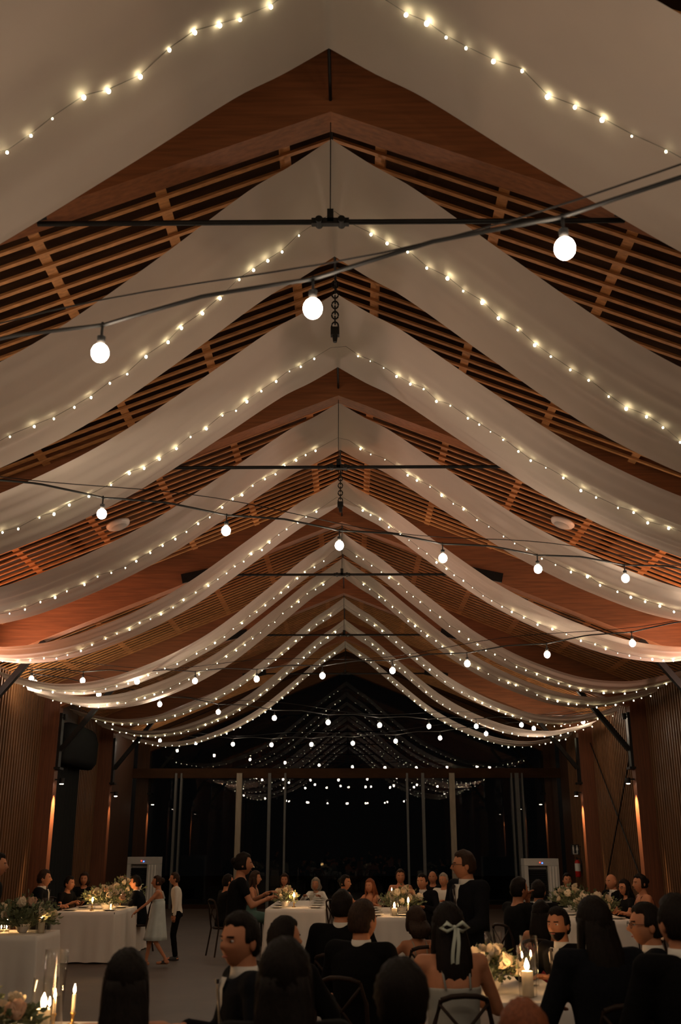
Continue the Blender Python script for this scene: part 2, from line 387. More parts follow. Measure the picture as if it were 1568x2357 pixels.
# wall uplights that wash the drapes and the roof
UP = []
for y, sx, e, col, tgt in (
    (17.3, -1, 560, (1.0, .80, .68), (-4.2, 16.0, 5.9)), (17.3, 1, 560, (1.0, .80, .68), (4.2, 16.0, 5.9)),
    (13.0, -1, 260, (1.0, .78, .64), (-1.5, 13.4, 7.2)), (13.0, 1, 200, (1.0, .78, .64), (1.5, 13.4, 7.2)),
    (14.8, -1, 420, (1.0, .36, .16), (-3.2, 14.4, 7.2)), (14.8, 1, 420, (1.0, .36, .16), (4.2, 14.4, 7.0)),
    (16.2, -1, 420, (1.0, .50, .34), (-2.6, 17.6, 6.6)), (15.6, 1, 300, (1.0, .50, .34), (4.0, 17.6, 6.2)),
    (9.5, -1, 120, (1.0, .62, .34), (-3.0, 9.5, 7.0)), (9.5, 1, 120, (1.0, .62, .34), (3.0, 9.5, 7.0)),
    (4.0, -1, 160, (1.0, .66, .40), (-2.0, 6.0, 7.0)), (4.0, 1, 160, (1.0, .66, .40), (2.0, 6.0, 7.0))):
    UP.append((y, sx))
    t = thing('wall_uplight', 'small black uplight high on the %s wall, %s from the camera' % ('left' if sx < 0 else 'right', {4.0: 'nearest', 9.5: 'second', 13.0: 'third', 14.8: 'fourth', 15.6: 'fifth', 16.2: 'fifth', 17.3: 'farthest'}[y]), 'uplight', (sx*(WX-0.35), y, 3.7), 0, 'wall uplights')
    MB().cyl((0, 0, -0.1), (0, 0, 0.06), 0.07, 0.08, 16).bar((0, 0, -0.05), (sx*0.35, 0, -0.05), .03, .03).build('housing', M['steel'], t)
    spot('lamp', t, (0, 0, 0.1), Vector(tgt) - Vector((sx*(WX-0.35), y, 3.6)), e, col, 95, 0.9, 0.06)

for k, sx, e in ((4, -1, 900), (4, 1, 900), (5, -1, 260), (5, 1, 260)):
    y = BY[k]
    t = thing('beam_light', 'small spot grazing the underside of the %s rafter, %s' % ('left' if sx < 0 else 'right', ORD[k]), 'spotlight', (sx*(CXI-0.12), y-0.05, 4.62), 0, 'spots under the rafters')
    MB().cyl((0, 0, -0.1), (0, 0, 0.03), 0.045, 0.05, 14).box((sx*.06, 0, -.05), (.12, .04, .03)).build('housing', M['steel'], t)
    spot('lamp', t, (0, 0, 0.06), (-sx*2.6, 0, 1.13), e, (1.0, .60, .28), 16, 0.8, 0.02)
# festoon strings zig-zagging between the walls
bulb_me = MB().ell((0, 0, 0), (.048, .048, .054), 20, 14).mesh('bulb', M['bulb'], True)
sock_me = MB().cyl((0, 0, 0.045), (0, 0, 0.10), 0.020, 0.024, 10).cyl((0, 0, 0.10), (0, 0, 0.19), 0.008, 0.008, 6).mesh('socket', M['cable'], True)
E_ = {'La': (-CXI, 7.0), 'Rb': (CXI, 13.5), 'Lc': (-CXI, 20.2), 'Rd': (CXI, 26.1), 'Le': (-CXI, 31.6)}
STR = [((-CXI, 6.9), (CXI, 2.0), 4.75, 5.06, .574, .405, 'sweeping across the top of the photo'),
       ((-CXI, 7.66), (CXI, 13.42), 5.05, 5.04, .134, .318, 'second from the camera, rising to the right wall'),
       ((-CXI, 20.15), (CXI, 14.04), 5.02, 4.86, .366, .013, 'third from the camera, running back to the left wall'),
       ((-CXI, 20.37), (CXI, 26.16), 4.99, 4.91, .472, .103, 'fourth from the camera, running back to the right wall'),
       ((-CXI, 31.7), (CXI, 26.11), 5.0, 4.89, .363, -.037, 'farthest, in front of the glazed end wall'),
       ((-CXI, 1.6), (CXI, 1.4), 4.9, 4.9, .45, .03, 'unseen, added over the camera to light the near roof')]  # extra string out of view, added to brighten the near roof slats
for (l, r_, zl, zr, sag, t0, desc) in STR:
    st = thing('festoon_string', 'festoon cable with round bulbs, ' + desc, 'string lights', (0, 0, 0), 0, 'festoon strings across the hall')
    P = lambda t: Vector((l[0]+(r_[0]-l[0])*t, l[1]+(r_[1]-l[1])*t, zl+(zr-zl)*t-4*sag*t*(1-t)))
    dt = 0.0922
    ts = [t0 + dt*i for i in range(-20, 40)]; ts = [t for t in ts if 0.01 < t < 0.985]
    # the cable dips a little at every socket
    pts = []
    for i in range(161):
        t = i/160; near = min(abs(t-q) for q in ts)/dt*2
        pts.append(P(t)+Vector((0, 0, 0.19 + 0.05*min(near, 1)**0.8 - 0.02)))
    MB().tube(pts, 0.011, 6).build('cable', M['cable'], st, True)
    MB().tube([P(i/40)+Vector((0, 0.03, 0.30+0.06*math.sin(i*.5))) for i in range(41)], 0.005, 5).build('guide_wire', M['steel'], st)
    for t in ts:
        s = bpy.data.objects.new('socket', sock_me); COL.objects.link(s); s.parent = st; s.location = P(t)
        b = bpy.data.objects.new('bulb', bulb_me); COL.objects.link(b); b.parent = s

# ------------------------------------------------------------------ drapes with fairy lights
HR = 5.8
PROF = [(0, 1.0), (.06, .955), (.12, .915), (.255, .80), (.4, .682), (.5, .618), (.62, .56), (.764, .513), (.9, .50), (1.0, .515), (1.115, .545)]
def prof(x):
    x = abs(x)/HR
    n = len(PROF)
    for i in range(n-1):
        if x <= PROF[i+1][0] or i == n-2:
            break
    def tang(j):
        a, b = PROF[max(j-1, 0)], PROF[min(j+1, n-1)]
        return (b[1]-a[1])/(b[0]-a[0])
    x0, z0 = PROF[i]; x1, z1 = PROF[i+1]; h = x1-x0; t = min(max((x-x0)/h, 0), 1)
    m0, m1 = tang(i)*h, tang(i+1)*h
    z = (2*t**3-3*t*t+1)*z0 + (t**3-2*t*t+t)*m0 + (-2*t**3+3*t*t)*z1 + (t**3-t*t)*m1
    return 1.72 + HR*z
BANDS = [(.72, 1.045), (1.222, 1.531), (1.654, 1.960), (2.142, 2.434), (2.645, 2.87), (3.155, 3.41), (3.46, 3.73), (4.056, 4.25), (4.47, 4.71), (4.97, 5.15)]
DN = ['overhead at the top edge of the photo', 'second from the camera', 'third from the camera', 'fourth from the camera', 'fifth from the camera', 'sixth from the camera', 'seventh from the camera', 'third from the far end', 'second from the far end', 'farthest, before the dark gable']
fair_me = MB().ell((0, 0, 0), (.0125, .0125, .015), 8, 5).mesh('bulb', M['fairy'], True)
fair_dim = MB().ell((0, 0, 0), (.009, .009, .012), 8, 5).mesh('bulb', M['fairy_dim'], True)
rnd = random.Random(3)
for k, (a, b) in enumerate(BANDS):
    ya, yb = a*HR, b*HR; ph = rnd.uniform(0, 6); drop = (0, 0, .20, .27, .16, .03, 0, .03, -.02, 0)[k]
    def surf(x, v, ya=ya, yb=yb, ph=ph, drop=drop):
        e = min(abs(x)/2.2, 1)
        z = prof(x) + 0.013*math.sin(v*44+ph+.5*math.sin(x*.9))*e*(.4+.6*math.sin(v*7+ph)**2) + 0.020*math.sin(v*17+ph*2+0.25*x)*e
        z += 0.05*(4*(v-.5)**2-1)*e - 0.0 + drop*math.sin(min(abs(x)/6.5, 1)*PI)
        y = ya+(yb-ya)*(v*(1-0.10*math.sin(min(abs(x)/6.5, 1)*PI)) + 0.05*math.sin(min(abs(x)/6.5, 1)*PI))
        y += 0.03*math.sin(x*1.3+ph)*e
        return Vector((x, y, z))
    mb = MB(); nu, nv = 150, 44; vs = []
    for i in range(nu+1):
        q = 2*i/nu-1; x = math.copysign(abs(q)**1.15, q)*6.45
        vs += [surf(x, j/nv) for j in range(nv+1)]
    mb.add(vs, [(i*(nv+1)+j, (i+1)*(nv+1)+j, (i+1)*(nv+1)+j+1, i*(nv+1)+j+1) for i in range(nu) for j in range(nv)])
    d = mb.build('ceiling_drape', M['drape'], None, True)
    tag(d, 'sheer cream ceiling drape, ' + DN[k], 'drape', 'fabric drapes under the roof')
    st = thing('fairy_light_string', 'tiny warm fairy lights along the drape ' + DN[k], 'fairy lights', (0, 0, 0), 0, 'fairy light strings on the drapes')
    wire = []; x = -6.3; vv = 0.55; pos = []
    side = rnd.uniform(.42, .6)
    while x < 6.3:
        slope = 0.2/math.hypot(1, (prof(x+.05)-prof(x-.05))/.1)
        x += slope*rnd.uniform(.8, 1.25)
        p = surf(x, side+0.09*math.sin(x*.9+ph)+rnd.uniform(-.03, .03)); p.z -= rnd.uniform(.018, .06)
        if abs(x) > 0.25: pos.append(p)
        wire.append(p+Vector((0, 0, .018)))
    MB().tube(wire, 0.0022, 4).build('wire', M['clearcable'], st)
    if len(pos) > 98: pos = pos[:98]
    for p in pos:
        o = bpy.data.objects.new('bulb', fair_me if rnd.random() < .62 else fair_dim); COL.objects.link(o); o.parent = st; o.location = p
        s = rnd.choice((.6, .8, 1.0, 1.0, 1.2)); o.scale = (s, s, s)
# ridge cable
tag(MB().tube([(0.0, Y0+i*1.0, 7.57+(.01 if i % 2 else 0)) for i in range(40)], 0.014, 6).build('ridge_cable', M['steel']), 'thin dark cable running along the ridge above the drapes', 'cable')
# junction clusters in the mid-bay gaps of the ridge
for D, dn in ((1.592, 'nearer'), (2.54, 'farther')):
    t = thing('hanging_chain', 'dark chain and hook cluster hanging at the ridge in the %s gap between two drapes' % dn, 'chain', (0, D*HR, 7.5), 0, 'chains at the ridge')
    m2 = MB()
    for i in range(10):
        r0 = .035; pts = [(r0*math.cos(a)*(i % 2), r0*math.cos(a)*(1-i % 2), -i*.062-.03+.045*math.sin(a)) for a in [2*PI*j/12 for j in range(13)]]
        m2.tube(pts, .009, 5)
    m2.build('links', M['steel'], t)
    MB().box((0, 0, -.66), (.09, .07, .09)).cyl((0, 0, -.70), (0, 0, -.78), .03, .02).build('hook_block', M['steel'], t)
# ceiling disc speakers
for px, py, D, s in ((270, 1237, 2.55*HR, 'left'), (1298, 1242, 2.55*HR, 'right')):
    p = at(px, py, D); sx = -1 if s == 'left' else 1
    z = RZ-SL*abs(p.x)-0.05
    t = thing('ceiling_speaker', 'round white ceiling disc under the %s roof slats' % s, 'ceiling speaker', (p.x, D, z), 0, 'white discs on the roof slats')
    t.rotation_euler = (0, sx*math.atan(SL), 0)
    MB().lathe([(0, -.05), (.10, -.048), (.17, -.03), (.19, 0), (.19, .02), (0, .02)], n=28).build('rim', M['ceramic'], t, True)
    MB().lathe([(0, -.062), (.11, -.058), (.125, -.045)], n=24).build('grille', M['white_plastic'], t, True)

# cross bracing on the right wall
t = thing('cross_brace', 'thin dark crossed rods on the right wall between two columns', 'brace', (WX-0.16, 0, 0))
MB().cyl((0, C3+0.3, 4.5), (0, C4-0.3, 0.3), 0.018, n=8).build('rod', M['steel'], t)
MB().cyl((.04, C3+0.3, 0.3), (.04, C4-0.3, 4.5), 0.018, n=8).build('rod', M['steel'], t)

# restroom sign and extinguisher
t = thing('restroom_sign', 'small black sign with two white restroom figures at the right wall', 'sign', (6.64, 30.5, 1.73))
MB().box((0, 0, 0), (.24, .02, .28)).box((.17, .01, .08), (.1, .015, .02)).build('panel', M['sign_black'], t)
for q, nm in ((-.055, 0), (.055, 1)):
    m2 = MB().ell((q, -.013, .095), (.017, .005, .017), 10, 6)
    if nm: m2.add([(q-.02, -.014, .07), (q+.02, -.014, .07), (q+.035, -.014, -.02), (q-.035, -.014, -.02)], [(0,1,2,3)])
    else: m2.box((q, -.013, .02), (.045, .006, .10))
    m2.box((q-.011, -.013, -.06), (.014, .006, .09)).box((q+.011, -.013, -.06), (.014, .006, .09))
    m2.build('figure', M['sign_white'], t)
MB().box((0, -.013, -.12), (.14, .004, .015)).build('caption_bar', M['sign_white'], t)
t = thing('fire_extinguisher', 'red fire extinguisher with a white label hung under the restroom sign', 'fire extinguisher', (6.68, 30.5, 0.98))
MB().lathe([(0, 0), (.07, 0), (.08, .02), (.08, .38), (.06, .44), (.025, .47), (0, .47)], n=20).build('cylinder', M['red_paint'], t, True)
MB().lathe([(.0815, .16), (.0815, .37)], n=20).build('label_band', M['sign_white'], t, True)
MB().cyl((0, 0, .47), (0, 0, .53), .02).bar((0, 0, .53), (-.12, 0, .56), .02, .015).bar((0, 0, .50), (-.11, 0, .50), .02, .015).build('valve', M['steel'], t)
MB().tube([(.02, 0, .5), (.09, -.02, .5), (.11, -.03, .4), (.10, -.03, .1)], .012).build('hose', M['cable'], t, True)
MB().box((.10, .03, .3), (.04, .08, .06)).box((.15,.03,.3),(.08,.03,.05)).build('bracket', M['steel'], t)

# evaporative coolers
def cooler(x, y, zt, w_, label):
    t = thing('portable_cooler', label, 'cooler', (x, y, 0), 0, 'portable coolers')
    h = zt; d = .55
    m2 = MB(); m2.box((-w_/2+.05, 0, h/2-.02), (.10, d, h-.33)); m2.box((w_/2-.15, 0, h/2-.02), (.30, d, h-.33)); m2.box((0, 0, h-.09), (w_, d, .18)); m2.box((0, 0, .25), (w_-.02, d-.02, .35)); m2.box((0, .12, h/2), (w_-.1, d-.26, h-.2))
    m2.build('housing', M['white_plastic'], t)
    m3 = MB()
    m3.box((-.12, -d/2+.10, h/2+.1), (w_-.42, .02, h-.75))
    for i in range(14): m3.box((-.12, -d/2+.05, .5+i*(h-.75)/14), (w_-.42, .05, .012), Matrix.Rotation(.5, 3, 'X'))
    m3.build('louvre_grille', M['dark_plastic'], t)
    m4 = MB()
    for i in range(3): m4.box((w_/2-.24+i*.08, -d/2-.008, h/2), (.03, .016, h-.4))
    m4.build('side_ribs', M['ceramic'], t)
    MB().ell((-.04, -d/2-.006, h-.10), (.016, .008, .016), 8, 6).build('red_indicator', M['led_red'], t)
    MB().ell((.02, -d/2-.006, h-.115), (.018, .008, .016), 8, 6).build('blue_indicator', M['led_blue'], t)
    for sx in (-1, 1):
        for sy in (-1, 1): MB().cyl((sx*(w_/2-.1)-.02, sy*.2, .06), (sx*(w_/2-.1)+.02, sy*.2, .06), .06, n=14).build('wheel', M['dark_plastic'], t)
cooler(5.25, 28.6, 1.5, .92, 'pale boxy portable cooler with a dark grille near the right end wall')
cooler(-5.45, 28.6, 1.54, .84, 'dim boxy portable cooler with a blue light near the left end wall')

# ------------------------------------------------------------------ tables
def table(x0, x1, y0, y1, where, swag=0):
    t = thing('banquet_table', 'banquet table under pale cloth, ' + where, 'table', ((x0+x1)/2, (y0+y1)/2, 0), 0, 'banquet tables')
    W_, L_ = x1-x0, y1-y0
    MB().box((0, 0, .745), (W_, L_, .03)).build('tabletop', M['chair'], t)
    for sx in (-1, 1):
        for sy in (-1, 1): MB().box((sx*(W_/2-.08), sy*(L_/2-.1), .365), (.05, .05, .73)).build('leg', M['steel'], t)
    n = 220; rows = 12; vs = []; ph = random.uniform(0, 6)
    per = 2*(W_+L_)
    def rim(s):
        s = (s % 1)*per
        for (ax, ay, dx, dy, l, nx, ny) in ((-W_/2, -L_/2, 1, 0, W_, 0, -1), (W_/2, -L_/2, 0, 1, L_, 1, 0), (W_/2, L_/2, -1, 0, W_, 0, 1), (-W_/2, L_/2, 0, -1, L_, -1, 0)):
            if s <= l: 
                u = min(s, l-s)
                return ax+dx*s, ay+dy*s, nx, ny, u
            s -= l
        return -W_/2, -L_/2, 0, -1, 0
    for j in range(rows+1):
        q = j/rows
        for i in range(n):
            x, y, nx, ny, u = rim(i/n)
            corner = max(0, 1-u/.18)
            cx_, cy_ = (1 if x > 0 else -1), (1 if y > 0 else -1)
            a = 2*PI*i/n*per
            off = 0.012 + q*(.035 + .022*math.sin(a*2.2+ph) + .012*math.sin(a*5.1+ph*2)) + corner*q*.05
            off = off if q > 0 else 0.008
            z = .768 - q*.745 + (0.006*math.sin(a*3) if j == rows else 0)
            dx, dy = nx*(1-corner*.5)+cx_*corner*.5*(ny != 0), ny*(1-corner*.5)+cy_*corner*.5*(nx != 0)
            vs.append((x+dx*off, y+dy*off, z))
    fs = [(j*n+i, (j+1)*n+i, (j+1)*n+(i+1) % n, j*n+(i+1) % n) for j in range(rows) for i in range(n)] + [tuple(range(n))]
    mb = MB().add(vs, fs)
    c = mb.build('tablecloth', M['cloth'], None, True, ((x0+x1)/2, (y0+y1)/2, 0))
    for p in c.data.polygons: 
        if len(p.vertices) > 4: p.use_smooth = False
    tag(c, 'pale linen cloth on the table ' + where, 'tablecloth', 'pale tablecloths')
table(-2.85, -0.95, 5.35, 6.45, 'at the bottom left corner, nearest the camera')
table(-4.95, -3.52, 12.55, 13.5, 'at the left edge under the big greenery')
table(-4.68, -3.68, 17.3, 20.6, 'left of the child in the pale dress')
table(-1.30, -0.30, 18.1, 21.2, 'behind the standing woman in black')
table(0.35, 1.12, 16.0, 18.7, 'left of the standing man')
table(1.00, 1.62, 7.25, 8.75, 'with white roses before the bearded man')
table(3.35, 4.18, 15.3, 18.6, 'at the right, beside the woman in wine red')
TT = 0.771
# chair prototype
def make_chair():
    t = thing('dining_chair', 'x', 'chair')
    MB().lathe([(0, .43), (.19, .43), (.205, .445), (.205, .46), (.19, .47), (0, .472)], n=20).build('seat', M['chair'], t, True)
    for sx in (-1, 1):
        MB().cyl((sx*.17, .17, 0), (sx*.15, .15, .44), .014, .018, 8).build('leg', M['chair'], t)
        MB().tube([(sx*.19, -.24, 0), (sx*.165, -.17, .44), (sx*.175, -.22, .75), (sx*.14, -.25, .88)], .015, 8).build('leg', M['chair'], t)
    m = MB().tube([(-.14, -.25, .88), (-.08, -.265, .90), (0, -.27, .905), (.08, -.265, .90), (.14, -.25, .88)], .016, 8)
    m.tube([(-.16, -.19, .5), (0, -.245, .70), (.15, -.25, .86)], .010, 6).tube([(.16, -.19, .5), (0, -.245, .70), (-.15, -.25, .86)], .010, 6)
    m.build('backrest', M['chair'], t, True)
    return t
CHAIR = make_chair(); chair_used = [False]
def place_chair(x, y, rz, label):
    if not chair_used[0]: c = CHAIR; chair_used[0] = True
    else: c = copy_tree(CHAIR)
    c.location = (x, y, 0); c.rotation_euler = (0, 0, rz); tag(c, label, 'chair', 'dark dining chairs')

# ------------------------------------------------------------------ people
def two_bone(a, t, l1, l2, hint):
    d = t-a; L = min(d.length, (l1+l2)*.995); dn = d.normalized(); t = a+dn*L
    q = (l1*l1-l2*l2+L*L)/(2*L); h = math.sqrt(max(l1*l1-q*q, 0))
    hn = (hint - dn*hint.dot(dn)).normalized()
    return a+dn*q+hn*h, t
def sst(a, b, x):
    t = min(max((x-a)/(b-a), 0), 1); return t*t*(3-2*t)
def headpt(d):
    rx, ry, rz = .076, .096, .116
    p = Vector((d.x*rx, d.y*ry, d.z*rz))
    if d.z < 0:
        q = -d.z; p.x *= 1-.30*q*q; 
        if d.y > 0: p.y *= 1-.10*q; 
        else: p.y *= 1-.35*q
    fr = max(d.y, 0)
    g = lambda x0, z0, sx, sz: math.exp(-((d.x-x0)/sx)**2-((d.z-z0)/sz)**2)*sst(.3, .8, fr)
    p.y += .026*g(0, -.17, .13, .13)+.010*g(0, .0, .09, .16)        # nose
    p.y -= .012*(g(-.38, .06, .17, .11)+g(.38, .06, .17, .11))      # eye sockets
    p.y += .006*(g(-.36, .24, .24, .07)+g(.36, .24, .24, .07))      # brows
    p.y += .009*g(0, -.46, .20, .05)+.008*g(0, -.56, .18, .05)-.004*g(0, -.51, .2, .02) # lips
    p.y += .012*g(0, -.80, .28, .14)                                # chin
    p.x += math.copysign(.004, d.x)*(g(-.55, -.15, .2, .2)+g(.55, -.15, .2, .2))
    return p
def hand(mb, wr, d, nrm, side, curl=.6, s=1.0):
    d = d.normalized(); x = d.cross(nrm).normalized(); n = x.cross(d).normalized()
    X = Matrix((x, d, n)).transposed()
    T = lambda a, b, c: wr + X @ Vector((a*s, b*s, c*s))
    mb.ell(T(0, .045, 0), (.040*s, .052*s, .016*s), 12, 8, rot=X)
    mb.cap(T(0, -.02, 0), T(0, .02, 0), .026*s, .026*s, 8)
    for i, (fx, L) in enumerate(((-.030, .070), (-.010, .080), (.011, .075), (.031, .058))):
        b = T(fx, .085, 0); a1 = curl*.6; a2 = curl*1.4; a3 = curl*2.0
        p = T(fx*1.05, .085+L*.45*math.cos(a1), -L*.45*math.sin(a1))
        q = p + X @ Vector((0, L*.32*math.cos(a2)*s, -L*.32*math.sin(a2)*s))
        r_ = q + X @ Vector((0, L*.25*math.cos(a3)*s, -L*.25*math.sin(a3)*s))
        mb.cap(b, p, .0090*s, .0082*s, 7); mb.cap(p, q, .0082*s, .0074*s, 7); mb.cap(q, r_, .0074*s, .0062*s, 7)
    th = -side
    mb.cap(T(th*.025, .02, -.004), T(th*.055, .05, -.018), .013*s, .0105*s, 7); mb.cap(T(th*.055, .05, -.018), T(th*.062, .082, -.026), .0105*s, .008*s, 7)

def person(label, px, py, D, pose='sit', yaw=0, outfit='suit', hair='short', hcol='hair_dark', hyaw=0, hpitch=0, beard=False, glasses=False,
           wrists=None, lean=6, female=False, chair=True, ribbon=False, slim=1.0, dresscol='blackdress', height=None, step=0, shift=0):
    P = at(px, py, D)
    zh = P.z
    fine = D < 9
    vox = .013 if D < 9 else .019
    stand = pose == 'stand'
    if stand:
        k = (height if height else zh)/1.62; zp = .95*k; spine = .52*k; kk = k
    else:
        k = 1.0; zp = .56; nb = zh-.145; spine = nb-zp; kk = min(max(spine/.50, .85), 1.12); k = kk
    S = kk*slim
    le = R(lean)
    sp = lambda t: Vector((0, math.sin(le)*spine*t*1.0, zp+math.cos(le)*spine*t))
    neck = sp(1.0); headc = neck + Vector((0, .035, .145)) if not stand else neck + Vector((0, .03, .142*kk))
    head_off = headc.copy()
    # root placed so that the head centre falls on P
    rz = R(yaw)
    off = Matrix.Rotation(rz, 3, 'Z') @ Vector((headc.x, headc.y, 0))
    t = thing('person', label, 'person', (P.x-off.x, P.y-off.y, (zh-headc.z) if stand and abs(zh-headc.z) > .03 and False else 0), rz)
    sw = (.165 if female else .190)*S
    sh = [sp(.90)+Vector((s*sw, 0, 0)) for s in (-1, 1)]
    hipx = .095*S
    hips = [Vector((s*hipx, 0, zp-.02)) for s in (-1, 1)]
    lt, ls = .43*kk, .42*kk
    ank = []; kn = []
    for i, s in enumerate((-1, 1)):
        if stand:
            a = Vector((s*.10*kk, (step if s > 0 else -step), .085*kk + (0.05 if step and s < 0 else 0)))
        else:
            a = Vector((s*.13, .40*kk, .085))
        kj, a = two_bone(hips[i], a, lt, ls, Vector((s*.1, 1, .6 if not stand else 0)))
        ank.append(a); kn.append(kj)
    if wrists is None:
        wrists = ((-.17, .36, .83), (.17, .36, .83)) if not stand else ((-.25*kk, .05, .80*kk), (.25*kk, .05, .80*kk))
    elb = []; wr = []
    for i, s in enumerate((-1, 1)):
        e, w_ = two_bone(sh[i], Vector(wrists[i]), .285*kk, .255*kk, Vector((s*.6, -.5, -.6)))
        elb.append(e); wr.append(w_)
    def torso(mb, g=1.0, add=0.0, t0=-.16, t1=1.0):
        prof_ = [(-.16, .155, .105), (.0, .165, .118), (.2, .140 if female else .152, .10), (.45, .140 if female else .160, .108), (.68, .160 if female else .18, .122), (.85, .165 if female else .188, .108), (.95, .125, .08), (1.04, .06, .055)]
        rings = []
        for q, rx, ry in prof_:
            if q < t0-.001 or q > t1+.001: continue
            rings.append((sp(q), rx*S*g+add, ry*S*g+add))
        mb.loft(rings, 22)
        return mb
    # --- continuous body
    mb = MB(); torso(mb)
    for i in (0, 1):
        s = (-1, 1)[i]
        mb.cap(sp(.86), sh[i], .07*S, .055*S, 10); mb.cap(sh[i], elb[i], .048*S, .036*S, 10); mb.cap(elb[i], wr[i], .037*S, .025*S, 10)
        mb.cap(hips[i], kn[i], .085*S, .055*S, 10); mb.cap(kn[i], ank[i], .053*S, .034*S, 10)
        mb.cap(kn[i].lerp(ank[i], .15), kn[i].lerp(ank[i], .5), .050*S, .045*S, 10)
        f = ank[i]; mb.cap(f+Vector((0, -.03, -.045)), f+Vector((0, .13, -.055)), .033, .026, 8)
    mb.cap(sp(.95), headc+Vector((0, -.02, -.06)), .060*S, .057*S, 12)
    body = remesh(mb, vox)
    hr = Euler((R(hpitch), 0, R(hyaw))).to_matrix(); hs = 1.06*(kk if stand else min(max(kk, .94), 1.05))
    H = lambda v: headc + hr @ (Vector(v)*hs)
    nu = 40 if fine else 24
    body.ell(headc, None, nu, nu*3//4, 0, hr, lambda d: headpt(d)*hs)
    for s in (-1, 1):
        body.ell(H((s*.078, -.012, -.005)), (.010*hs, .020*hs, .032*hs), 8, 8, 0, hr)
        body.ell(H((s*.030, .0755, .008)), (.013*hs, .009*hs, .0075*hs), 10, 8, 2, hr)
        body.ell(H((s*.030, .0835, .008)), (.0055*hs, .0025*hs, .0055*hs), 8, 6, 3, hr)
        body.bar(H((s*.014, .092, .026)), H((s*.048, .080, .027)), .006*hs, .007*hs, mi=4)
    body.ell(H((0, .090, -.058)), (.020*hs, .0045*hs, .0055*hs), 12, 6, 1, hr)
    for i in (0, 1):
        d = (wr[i]-elb[i]); n = Vector((0, 0, 1)) if abs(d.normalized().z) < .8 else Vector(((-1, 1)[i], 0, 0))
        hand(body, wr[i], d, n, (-1, 1)[i], .5, .98*S)
    body.build('body', [M['skin'], M['lips'], M['eye'], M['iris'], M[hcol]], t, True)
    # --- hair
    if hair != 'bald':
        th = {'short': .013, 'long': .017, 'bun': .012, 'bob': .020, 'bushy': .03}[hair]
        short = hair in ('short', 'bushy')
        def hp(d):
            face = sst(.15, .50, d.y + .06*math.sin(d.x*14))*sst(.78, .48, d.z + .05*math.sin(d.x*9))
            if short:
                low = sst(-.42, -.72, d.z); ear = sst(.05, -.12, d.z)*sst(-.35, -.05, d.y)
                q = max(face, low, ear)
            elif hair == 'bun':
                q = max(face, sst(-.35, -.6, d.z))
            else:
                q = max(sst(.30, .55, d.y)*sst(.75, .5, d.z), sst(-.75, -.95, d.z))
            top = th*(1+.5*max(d.z, 0)) + .003*math.sin(math.atan2(d.y, d.x)*26+d.z*14) + .002*math.sin(d.z*30+d.x*20)
            dd = top*(1-q) - .018*q
            b = Vector((d.x*.076, d.y*.096, d.z*.116)) if not (d.z < 0) else Vector((d.x*.076*(1-.1*d.z*d.z), d.y*.096, d.z*.116))
            return (b + d*dd)*hs
        hb = MB().ell(headc, None, 44 if fine else 28, 30 if fine else 20, 0, hr, hp)
        if hair in ('long', 'bob'):
            L = .42*kk if hair == 'long' else .15
            rings = []
            for j in range(9):
                q = j/8
                c = H((0, -.045, .02)) + Vector((0, -.02-.055*sst(0, .6, q), -q*L))
                rings.append((c, (.078+.035*math.sin(q*2.4))*hs*(1-.35*q*q), (.045+.012*math.sin(q*3))*hs*(1-.3*q)))
            hb.loft(rings[::-1], 36, wave=lambda kq, a: .06*math.sin(a*11+kq*5))
            for s in (-1, 1):
                rr = []
                for j in range(7):
                    q = j/6
                    rr.append((H((s*(.075+.012*math.sin(q*3)), -.01+.015*q, .03)) + Vector((0, 0, -q*L*.72)), .020*hs*(1-.4*q), .038*hs*(1-.45*q)))
                hb.loft(rr[::-1], 14, wave=lambda kq, a: .1*math.sin(a*5+kq*4))
        if hair == 'bun': hb.ell(H((0, -.10, .035)), (.045, .040, .042), 20, 14, rot=hr)
        hb.build('hair', M[hcol], t, True)
        if beard:
            bb = MB().ell(headc, None, 36, 26, 0, hr, lambda d: (headpt(d) + d*(.004*(sst(-.30, -.45, d.z)*sst(-.1, .25, d.y)*(1-math.exp(-((d.x)/.32)**2-((d.z+.50)/.12)**2)))-.006*(1-sst(-.30, -.45, d.z)*sst(-.1, .25, d.y))))*hs)
            bb.build('beard', M[hcol], t, True)
    if glasses:
        g = MB()
        for s in (-1, 1):
            g.tube([H((s*.032+.023*math.cos(a), .100, .006+.018*math.sin(a))) for a in [2*PI*j/14 for j in range(15)]], .0022, 5)
            g.tube([H((s*.055, .098, .012)), H((s*.078, .04, .012)), H((s*.080, -.02, .008))], .002, 5)
        g.tube([H((-.010, .102, .010)), H((.010, .102, .010))], .002, 5)
        g.build('glasses', M['steel'], t, True)
    if ribbon:
        r2 = MB(); B = H((0, -.13, .01))
        for s in (-1, 1):
            r2.tube([B, B+Vector((s*.05, -.01, .03)), B+Vector((s*.085, -.005, .0)), B+Vector((s*.05, -.01, -.02)), B], [.006, .014, .016, .012, .006], 6)
            r2.add([B+Vector((s*(.004+.020*j/8+.012*math.sin(j*.7+s)), -.012-.02*math.sin(j*.5), -.042*j)) + Vector((w_*.011, 0, 0)) for j in range(9) for w_ in (-1, 1)], [(2*j, 2*j+1, 2*j+3, 2*j+2) for j in range(8)])
        r2.ell(B, (.016, .014, .016), 10, 8); r2.build('hair_ribbon', M['ribbon'], t, True)
    # --- clothes
    def seat_fabric(m2, add):
        for i in (0, 1): m2.cap(hips[i], kn[i], .090*S+add, .064*S+add, 10)
